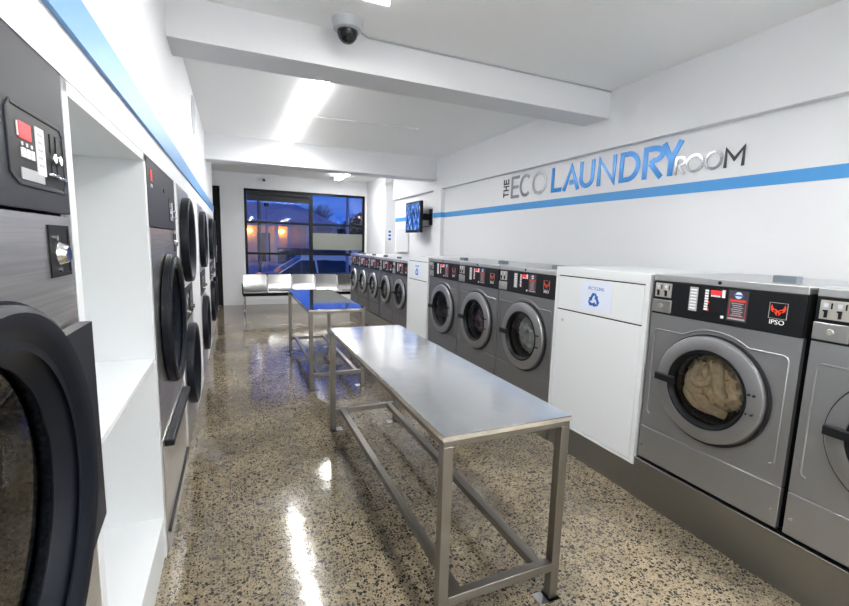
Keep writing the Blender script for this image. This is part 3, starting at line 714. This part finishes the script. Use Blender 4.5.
# ------------------------------------------------------------------ shelf cupboard (open) on the left
t = thing('shelf_unit', 'white open shelf unit built in between two dryers on the left', 'shelves', (XL, 1.235, 0), PI/2)
W = .985; dp = .70; H = 1.84
c = MB(); c.box((0, 0, 0), (.037, dp, H)); c.box((W-.040, 0, 0), (W, dp, H)); c.box((0, 0, 1.808), (W, dp, H)); c.box((0, dp-.02, 0), (W, dp, H))
c.build('carcass', M_lam, t, bevel=.0015)
MB().box((.037, .002, .945), (W-.040, dp-.02, .965)).build('shelf', M_lam, t, bevel=.0015)
MB().box((.037, .002, .185), (W-.040, dp-.02, .205)).build('bottom_shelf', M_lam, t, bevel=.0015)
MB().box((.037, .008, .0), (W-.040, .025, .185)).build('kickboard', M_lam, t, smooth=False)

# ------------------------------------------------------------------ dryers
RZ_L = PI/2
def single_dryer(label, loc):
    W, H, D = .940, 1.838, .78
    t = thing('tumble_dryer', label, 'dryer', loc, RZ_L, None)
    b = MB(); cx, cz, R = .47, 1.06, .345
    b.box((.003, .012, .0), (.02, D, H)); b.box((W-.02, .012, 0), (W-.003, D, H)); b.box((.003, D-.02, 0), (W-.003, D, H)); b.box((.003, .01, H-.02), (W-.003, D, H)); b.box((.003, .012, 0), (W-.003, D, .02))
    b.build('body', M_steelv, t, smooth=False)
    fp = MB(); front_with_hole(fp, .003, .56, W-.003, 1.535, cx, cz, R*.8, .0); fp.box((.003, 0, .56), (.006, .02, 1.535)); fp.box((W-.006, 0, .56), (W-.003, .02, 1.535))
    fp.build('front_panel', M_steelv, t)
    cp = MB(); cp.box((.003, -.001, 1.541), (W-.003, .02, H)); cp.stroke([(.69, 1.585), (.90, 1.585), (.915, 1.60), (.915, 1.70), (.90, 1.715), (.675, 1.715), (.66, 1.70), (.66, 1.60), (.69, 1.585)], .008, 1, -.0035, -.0005)
    cp = cp.build('control_panel', M_dryp, t, bevel=.003)
    MB().box((.663, -.0016, 1.589), (.912, -.0005, 1.712)).build('panel_recess', M_black, cp, smooth=False)
    MB().box((.703, -.003, 1.662), (.752, -.001, 1.690)).build('display', M_redd, cp, smooth=False)
    k = MB()
    for q in range(3): k.box((.706+q*.020, -.004, 1.630), (.719+q*.020, -.001, 1.646)); 
    for q in range(3): k.box((.710+q*.020, -.003, 1.650), (.715+q*.020, -.001, 1.656))
    k.box((.696, -.003, 1.664), (.700, -.001, 1.688)); build_each(k, 'button', M_white, cp, smooth=False)
    MB().box((.772, -.003, 1.608), (.812, -.001, 1.695)).build('price_card', M_paperw, cp, smooth=False)
    text_part('price_card_text', '$2', .02, M_stick, cp, (.790, -.0085, 1.675), (1, 0, 0), (0, 0, 1)) if False else None
    cl = MB()
    for q in range(5): cl.box((.780, -.0035, 1.680-q*.014), (.802-.004*(q % 2), -.0025, 1.684-q*.014))
    cl.build('card_line', M_grey, cp, smooth=False)
    MB().box((.700, -.003, 1.592), (.800, -.001, 1.612)).build('label_plate', M_grey, cp, smooth=False)
    sl = MB()
    for q in (.842, .872): sl.box((q, -.003, 1.618), (q+.004, -.001, 1.695))
    build_each(sl, 'coin_slot', M_gap, cp, smooth=False)
    cn = MB()
    for q in (.844, .874): cn.cyl((q, -.010, 1.648), (q, -.001, 1.648), .010, 14)
    cn.box((.820, -.010, 1.612), (.860, -.002, 1.617)); cn.box((.855, -.012, 1.609), (.892, -.002, 1.614)); build_each(cn, 'coin_slide', M_chrome, cp, bevel=.001)
    MB().box((.08, -.003, 1.742), (.13, -.001, 1.795)).build('logo', M_red, cp, smooth=False)
    text_part('logo_text', 'IPSO', .022, M_white, cp, (.105, -.0025, 1.715), (1, 0, 0), (0, 0, 1), align='CENTER')
    MB().cyl((.47, -.005, 1.735), (.47, -.002, 1.735), .010, 14).build('key_lock', M_gap, cp)
    # coin box
    cb = MB().stroke([(.80, 1.415), (.905, 1.415), (.905, 1.512), (.80, 1.512), (.80, 1.415)], .008, 1, -.003, .001).box((.80, -.001, 1.415), (.905, .001, 1.512)).build('coin_box', M_black, t)
    MB().lathe([(0, -.017), (.014, -.017), (.018, -.014), (.021, -.006), (.024, -.002), (.024, 0)], (.853, 0, 1.458), 1, 24, sx=1.0).cyl((.83, -.006, 1.49), (.83, 0, 1.49), .006).cyl((.845, -.006, 1.425), (.845, 0, 1.425), .005).build('lock_barrel', M_chrome, cb)
    # door: plate with handle wing, dished ring and glass
    arcp = [(cx+R*math.cos(a), cz+R*math.sin(a)) for a in [math.radians(44 + (310-44)*i/50) for i in range(51)]]
    poly = arcp + [(.900, .835), (.900, 1.305), (cx+R*.74, 1.305)]
    pl = MB()
    n = 96; inner = [(cx+R*.79*math.cos(2*PI*k/n), cz+R*.79*math.sin(2*PI*k/n)) for k in range(n)]
    def hit(a):   # distance from centre to the outline along angle a
        c, s = math.cos(a), math.sin(a); best = R
        for (u0, v0), (u1, v1) in zip(poly, poly[1:]+poly[:1]):
            x0, z0, x1, z1 = u0-cx, v0-cz, u1-cx, v1-cz; dx, dz = x1-x0, z1-z0; den = c*dz - s*dx
            if abs(den) < 1e-9: continue
            tt = (x0*dz - z0*dx)/den; uu = (x0*s - z0*c)/den
            if tt > 0 and -1e-6 <= uu <= 1+1e-6: best = max(best, tt)
        return best
    out = [(cx+hit(2*PI*k/n)*math.cos(2*PI*k/n), cz+hit(2*PI*k/n)*math.sin(2*PI*k/n)) for k in range(n)]
    for X, Z in ((.900, .835), (.900, 1.305), (cx+R*.74, 1.305)):
        i = min(range(n), key=lambda k: (out[k][0]-X)**2+(out[k][1]-Z)**2); out[i] = (X, Z)
    vs = []; fs = []
    for ring, y in ((inner, -.034), (out, -.034), (out, -.008)): vs += [(p[0], y, p[1]) for p in ring]
    for q in range(2):
        for k in range(n): j = (k+1) % n; fs.append((q*n+k, q*n+j, (q+1)*n+j, (q+1)*n+k))
    door = pl.add(vs, fs).build('door', M_dry, t)
    MB().lathe([(R*.985, -.030), (R*.98, -.046), (R*.95, -.052), (R*.90, -.050), (R*.86, -.044), (R*.80, -.022), (R*.74, -.004), (R*.72, .004)], (cx, 0, cz), 1, 80).build('door_ring', M_dry, door)
    MB().lathe([(R*.73, .0), (R*.5, -.004), (0, -.006)], (cx, 0, cz), 1, 64).build('door_glass', M_glassd, door)
    MB().lathe([(R*.98, -.0), (R*.98, .45), (0, .46)], (cx, 0, cz), 1, 48).build('drum', M_drum, t)
    # lint panel with black lip
    MB().box((.003, -.004, .095), (W-.003, .02, .556)).build('lint_panel', M_steelv, t, bevel=.003)
    lp_ = MB().box((.05, -.045, .505), (W-.06, -.002, .540)).build('lip_handle', M_dry, t, bevel=.008)
    MB().box((.003, -.010, .0), (W-.003, .02, .090)).build('kick_panel', M_steelv, t, bevel=.002)
    MB().box((.02, -.016, .084), (W-.003, -.003, .096)).build('kick_seal', M_black, t)
    return t
d0 = single_dryer('big black-doored stainless dryer filling the left edge in the foreground', (XL, .287, 0))
d1 = copy_tree(d0); [setattr(q, 'data', q.data.copy()) or q.data.materials.clear() or q.data.materials.append(M_stick) for q in d1.children_recursive if q.name.startswith('display')]
d1['label'] = 'single black-doored stainless dryer just beyond the white shelf unit'; d1.location = (XL, 2.225, 0)

def stack_dryer(label, loc):
    W, H, D = .77, 1.838, .78
    t = thing('stacked_dryer', label, 'dryer', loc, RZ_L, 'double dryers on the left wall')
    MB().box((.003, .012, 0), (W-.003, D, H)).build('body', M_steelv, t, smooth=False)
    MB().box((.003, -.002, 1.80), (W-.003, .02, H)).build('top_panel', M_steelv, t, bevel=.002)
    MB().box((.003, -.002, .0), (W-.003, .02, .885)).box((.003, -.002, 1.135), (W-.003, .02, 1.80)).build('front_panel', M_steelv, t, bevel=.002)
    cp = MB().box((.003, -.006, .89), (W-.003, .02, 1.13)).build('control_panel', M_dryp, t, bevel=.002)
    k = MB()
    for x in (.12, .45):
        k.box((x, -.010, .93), (x+.16, -.004, 1.10))
    build_each(k, 'coin_plate', M_black, cp, bevel=.002)
    k = MB()
    for x in (.16, .49): k.box((x, -.016, 1.02), (x+.05, -.008, 1.08)); k.cyl((x+.06, -.035, .96), (x+.06, -.006, .96), .016, 14)
    build_each(k, 'coin_slide', M_chrome, cp)
    MB().box((.30, -.011, 1.05), (.36, -.004, 1.075)).build('display', M_grey, cp, smooth=False)
    for cz in (1.475, .55):
        cx, R = .355, .305
        d = MB().lathe([(R, -.002), (R, -.030), (R*.99, -.050), (R*.95, -.056), (R*.90, -.053), (R*.86, -.043), (R*.80, -.020)], (cx, 0, cz), 1, 56).build('door', M_dry, t)
        MB().lathe([(R*.81, -.012), (R*.5, -.010), (0, -.008)], (cx, 0, cz), 1, 40).build('door_glass', mat('dryer_smoked_glass', (.012, .014, .02), .08), d)
    return t
s0 = stack_dryer('double stacked dryer next to the single dryer, nearest of the stacked ones', (XL, 3.305, 0))
for y, l in ((5.045, 'double stacked dryer, second from the camera along the left wall'), (6.900, 'double stacked dryer, third from the camera along the left wall'), (7.68, 'double stacked dryer at the far end of the left wall by the door')):
    o = copy_tree(s0); o['label'] = l; o.location = (XL, y, 0)

# ------------------------------------------------------------------ outside: street at dusk
GZ = -.15
M_road = mat('asphalt', (.26, .27, .30), .7, noise_amt=.2, noise_scale=3)
struct('ground', MB().box((-60, 10.79, GZ-.5), (80, 12.8, GZ)).box((-60, 12.8, GZ-.5), (80, 16.2, GZ-.3)).box((-60, 16.2, GZ-.5), (80, 90, GZ)), M_road, smooth=False)
ft = MB().box((-60, 10.8, GZ), (80, 12.8, GZ+.13)).box((-60, 27.0, GZ), (80, 29, GZ+.13)); struct('footpath', ft, mat('footpath', (.35, .34, .32), .8), smooth=False)
M_body = mat('pale_car_paint', (.72, .76, .80), .3, coat=.5); M_cgl = mat('car_glass', (.03, .05, .08), .08); M_tyre = mat('tyre', (.01, .01, .01), .8)
def car(label, name, loc, rz, ute=False, L=4.6, Wd=1.78):
    t = thing(name, label, 'car', loc, rz); h = L/2
    if ute: low = [(-h, .35), (-h, .95), (-h+.1, 1.0), (-.35, 1.0), (.9, .98), (h-.15, .88), (h, .70), (h, .35)]
    else: low = [(-h, .35), (-h, .80), (-h+.25, .95), (-h+.9, .98), (.85, .95), (h-.3, .80), (h, .62), (h, .35)]
    def arch(cx):   # wheel arch cut as part of outline
        return [(cx+.38*math.cos(a), .33+.36*math.sin(a)) for a in [PI*i/10 for i in range(11)]]
    pts = low + [(h-.35, .30)] + arch(h-.85) + arch(-h+.85)[:] + [(-h+.35, .30)]
    MB().prism(pts, 1, -Wd/2, Wd/2).build('body', M_body, t, bevel=.04, seg=3)
    if ute: cab = [(-.35, 1.0), (-.2, 1.48), (.55, 1.50), (1.05, .98)]
    else: cab = [(-h+.75, .96), (-h+1.25, 1.36), (-.2, 1.44), (.35, 1.38), (1.05, .94)]
    g = MB(); wi = Wd/2-.22; n = len(cab)
    vs = [(x, -(Wd/2-.06 if z < 1.1 else wi), z) for x, z in cab] + [(x, (Wd/2-.06 if z < 1.1 else wi), z) for x, z in cab]
    g.add(vs, [tuple(range(n)), tuple(range(2*n-1, n-1, -1))] + [(i, (i+1) % n, n+(i+1) % n, n+i) for i in range(n)]); cbn = g.build('windows', M_cgl, t, bevel=.02)
    top = [p for p in cab if p[1] > 1.2]; r = MB().box((top[0][0]-.02, -wi-.02, top[0][1]-.015), (top[-1][0]+.02, wi+.02, 1.50 if not ute else 1.53)); 
    for s in (-1, 1):
        for (x0, z0), (x1, z1) in ((cab[0], cab[1]), (cab[-1], cab[-2])): r.tube([(x0, s*(Wd/2-.07), z0), (x1, s*wi, z1)], .02, 8)
        r.tube([(-.1, s*(Wd/2-.07), .96), (-.05, s*wi, 1.42)], .03, 8)
    r.build('roof', M_body, t, bevel=.03)
    for sx in (-1, 1):
        for sy in (-1, 1):
            y = sy*(Wd/2-.10)
            wh = MB().lathe([(.0, -.10), (.28, -.10), (.32, -.07), (.32, .07), (.28, .10), (0, .10)], (sx*(h-.85), y, .32), 1, 28).build('wheel', M_tyre, t)
            MB().lathe([(.20, -.105), (.18, -.11), (0, -.108)], (sx*(h-.85), y, .32), 1, 20).lathe([(.20, .105), (.18, .11), (0, .108)], (sx*(h-.85), y, .32), 1, 20).build('hubcap', M_satin, wh)
    build_each(MB().box((h-.05, -.75, .62), (h+.01, -.45, .74)).box((h-.05, .45, .62), (h+.01, .75, .74)), 'headlight', M_white, t, bevel=.01)
    build_each(MB().box((-h-.01, -.78, .68), (-h+.05, -.52, .84)).box((-h-.01, .52, .68), (-h+.05, .78, .84)), 'tail_light', M_red, t, bevel=.01)
    return t
car('pale sedan parked at the kerb, seen through the left window pane', 'sedan_car', (2.2, 14.2, GZ-.3), PI, L=4.4)
car('pale utility vehicle parked behind the frosted band, right window pane', 'pickup_truck', (5.4, 18.6, GZ), 0, ute=True, L=5.0)
# house
M_hw = mat('house_render', (.62, .54, .50), .8, noise_amt=.1, noise_scale=3); M_roof = mat('roof_tiles', (.50, .30, .32), .7, noise_amt=.3, noise_scale=8, bump=.3, bump_scale=12)
hs = thing('house', 'low house with reddish tiled roof and lit porch across the street', 'house', (4.0, 34.5, GZ))
wl_ = MB(); wl_.box((-6.5, 0, 0), (3.2, 6, 2.75)); wl_.build('wall', M_hw, hs, smooth=False)
def hip(x0, x1, y0, y1, z0, z1, ins):
    ym = (y0+y1)/2; return MB().add([(x0, y0, z0), (x1, y0, z0), (x1, y1, z0), (x0, y1, z0), (x0+ins, ym, z1), (x1-ins, ym, z1)], [(0, 1, 5, 4), (1, 2, 5), (2, 3, 4, 5), (3, 0, 4), (0, 3, 2, 1)])
r = hip(-7.0, 3.7, -1.6, 6.5, 2.70, 4.45, 3.0); r.build('roof', M_roof, hs, smooth=False)
MB().box((-7.0, -1.65, 2.58), (3.7, -1.55, 2.74)).build('gutter', mat('gutter_cream', (.5, .48, .46), .6), hs)
for x in (-4.6, -3.5, -1.2, -.3, 1.0, 3.0): MB().box((x-.12, -1.5, 0), (x+.12, -1.3, 2.6)).build('porch_post', M_hw, hs)
M_warm = mat('porch_lamp', (1, .6, .2), .5, emit=(1, .36, .05), es=5)
for x in (-3.0, -.75):
    MB().lathe([(0, -.16), (.2, -.10), (.24, 0), (.14, .10), (0, .14)], (x, -.25, 2.25), 2, 16).build('porch_lamp', M_warm, hs)
for x in (-5.7, 1.9):
    f = MB().box((x-.7, -.04, 1.0), (x+.7, .0, 2.1)).build('window', M_frame, hs); MB().box((x-.62, -.06, 1.06), (x+.62, -.03, 2.04)).build('pane', mat('dim_window', (.05, .05, .07), .2), f)
MB().box((-2.45, -.05, 0), (-1.55, 0, 2.1)).build('front_door', mat('door_brown', (.1, .06, .05), .5), hs)
fc = MB().box((-9, 30.0, GZ), (-1.6, 30.12, GZ+1.1)).box((2.6, 30.0, GZ), (7.2, 30.12, GZ+1.1)); tag(fc.build('garden_fence', mat('fence_brown', (.14, .10, .09), .8)), 'low brown garden fence in front of the house across the street', 'fence')
# trees
def tree(label, loc, h, cr, seed, bare=False):
    t = thing('tree', label, 'tree', loc); rnd = random.Random(seed)
    tr = MB(); tr.tube([(0, 0, 0), (.05, 0, h*.3), (.0, .05, h*.6)], [cr*(.06 if bare else .12), cr*(.045 if bare else .09), cr*(.03 if bare else .06)], 10)
    tips = []
    for k in range(16 if bare else 9):
        a = rnd.uniform(0, 2*PI); z0 = h*rnd.uniform(.4, .6); e = (cr*.8*math.cos(a)*rnd.uniform(.4, 1), cr*.8*math.sin(a)*rnd.uniform(.4, 1), h*rnd.uniform(.72, 1))
        m_ = (e[0]*.4, e[1]*.4, (z0+e[2])/2+.1); tr.tube([(0, 0, z0), m_, e], [cr*.022, cr*.016, cr*.006], 6); tips.append((m_, e))
        if bare:
            for q in range(4):
                b_ = rnd.uniform(0, 2*PI); tr.tube([m_, (m_[0]*1.2+.3*cr*math.cos(b_), m_[1]*1.2+.3*cr*math.sin(b_), m_[2]+.35*cr)], [cr*.01, cr*.004], 5)
    tr.build('trunk', mat('bark', (.05, .045, .05), .9), t)
    if not bare:
        vs = []; fs = []
        for k in range(5200):
            a = rnd.gauss(0, 1), rnd.gauss(0, 1), rnd.gauss(0, 1); v = Vector(a).normalized(); rr_ = cr*(.55+.45*rnd.random())*(1+.35*noise.noise(v*2.2+Vector((seed, 0, 0))))
            c_ = Vector((v.x*rr_, v.y*rr_, h*.66+v.z*rr_*.75)); s_ = .085*rnd.uniform(.6, 1.5)*max(1, cr*.8); u = Vector((rnd.gauss(0, 1), rnd.gauss(0, 1), rnd.gauss(0, 1))).normalized(); w_ = u.orthogonal().normalized()
            n_ = len(vs); vs += [c_-u*s_, c_+w_*s_*.5, c_+u*s_, c_-w_*s_*.5]; fs.append((n_, n_+1, n_+2, n_+3))
        MB().add(vs, fs).build('foliage', mat('foliage', (.035, .055, .035), .8), t, smooth=False)
    return t
tree('round dark leafy tree rising behind the house roof', (1.9, 46, GZ), 5.2, 1.9, 3)
tree('bare-branched tree rising behind the roof near the window mullion', (7.2, 42, GZ), 5.2, 2.6, 5, True)
tree('dark leafy tree behind the street lamp at the right window edge', (6.5, 22, GZ), 3.4, 1.25, 8)
tree('low dark shrubby tree left of the street lamp, beyond the house', (9.3, 38, GZ), 3.2, 1.5, 9)
b_ = MB().cyl((3.14, 13.1, GZ+.13), (3.14, 13.1, 4.2), .045, 14); tag(b_.build('verandah_post', mat('post_grey', (.30, .33, .38), .5)), 'slim grey post standing outside the right window pane', 'post')
b_ = MB().cyl((1.0, 20, GZ), (1.0, 20, 7.5), .08, 10, r1=.06); tag(b_.build('utility_pole', mat('pole_dark', (.06, .06, .07), .8)), 'tall dark pole outside the left window pane, left of the pale lamp post', 'pole')
t = thing('lamp_post', 'pinkish pale lamp post outside the left pane', 'lamp post', (1.33, 20.5, GZ))
MB().cyl((0, 0, 0), (0, 0, 3.05), .055, 12).build('pole', mat('pole_pale', (.45, .36, .40), .6), t); MB().lathe([(0, 3.04), (.1, 3.06), (.1, 3.2), (0, 3.26)], (0, 0, 0), 2, 14).build('lamp_head', M_black, t)
t = thing('street_lamp', 'street lamp glowing orange in front of the right-hand tree', 'street lamp', (6.4, 24, GZ))
MB().cyl((0, 0, 0), (0, 0, 2.95), .05, 10).tube([(0, 0, 2.95), (0, -.3, 3.02)], .03).build('pole', M_black, t)
MB().lathe([(0, 2.90), (.11, 2.94), (.13, 3.0), (0, 3.05)], (0, -.35, 0), 2, 14).build('lamp_head', mat('street_glow', (1, .5, .3), .5, emit=(1, .42, .22), es=6), t)
# roller blind and outside floodlight
rb = MB(); rb.cyl((WX0+.06, YB+.0, WZ1-.10), (1.63, YB+.0, WZ1-.10), .04, 16); rb.box((WX0+.06, YB-.002, 2.36), (1.63, YB+.004, WZ1-.09)); rb.box((WX0+.06, YB-.008, 2.345), (1.63, YB+.010, 2.365))
tag(rb.build('roller_blind', mat('blind_black', (.03, .032, .036), .7)), 'rolled-down end of a black roller blind across the left window pane', 'blind')
t = thing('floodlight', 'small white floodlight outside beside the window mullion', 'lamp', (1.60, 10.95, 2.55))
MB().box((-.07, -.02, -.05), (.07, .05, .06)).build('lamp_body', M_black, t, bevel=.008)
MB().box((-.055, -.026, -.035), (.055, -.018, .045)).build('lamp_face', mat('flood_glow', (1, 1, 1), .5, emit=(.9, .95, 1), es=3), t)
MB().tube([(0, .05, 0), (0, .09, .05), (0, .09, .22), (0, -.165, .25)], .014).build('bracket', M_black, t)
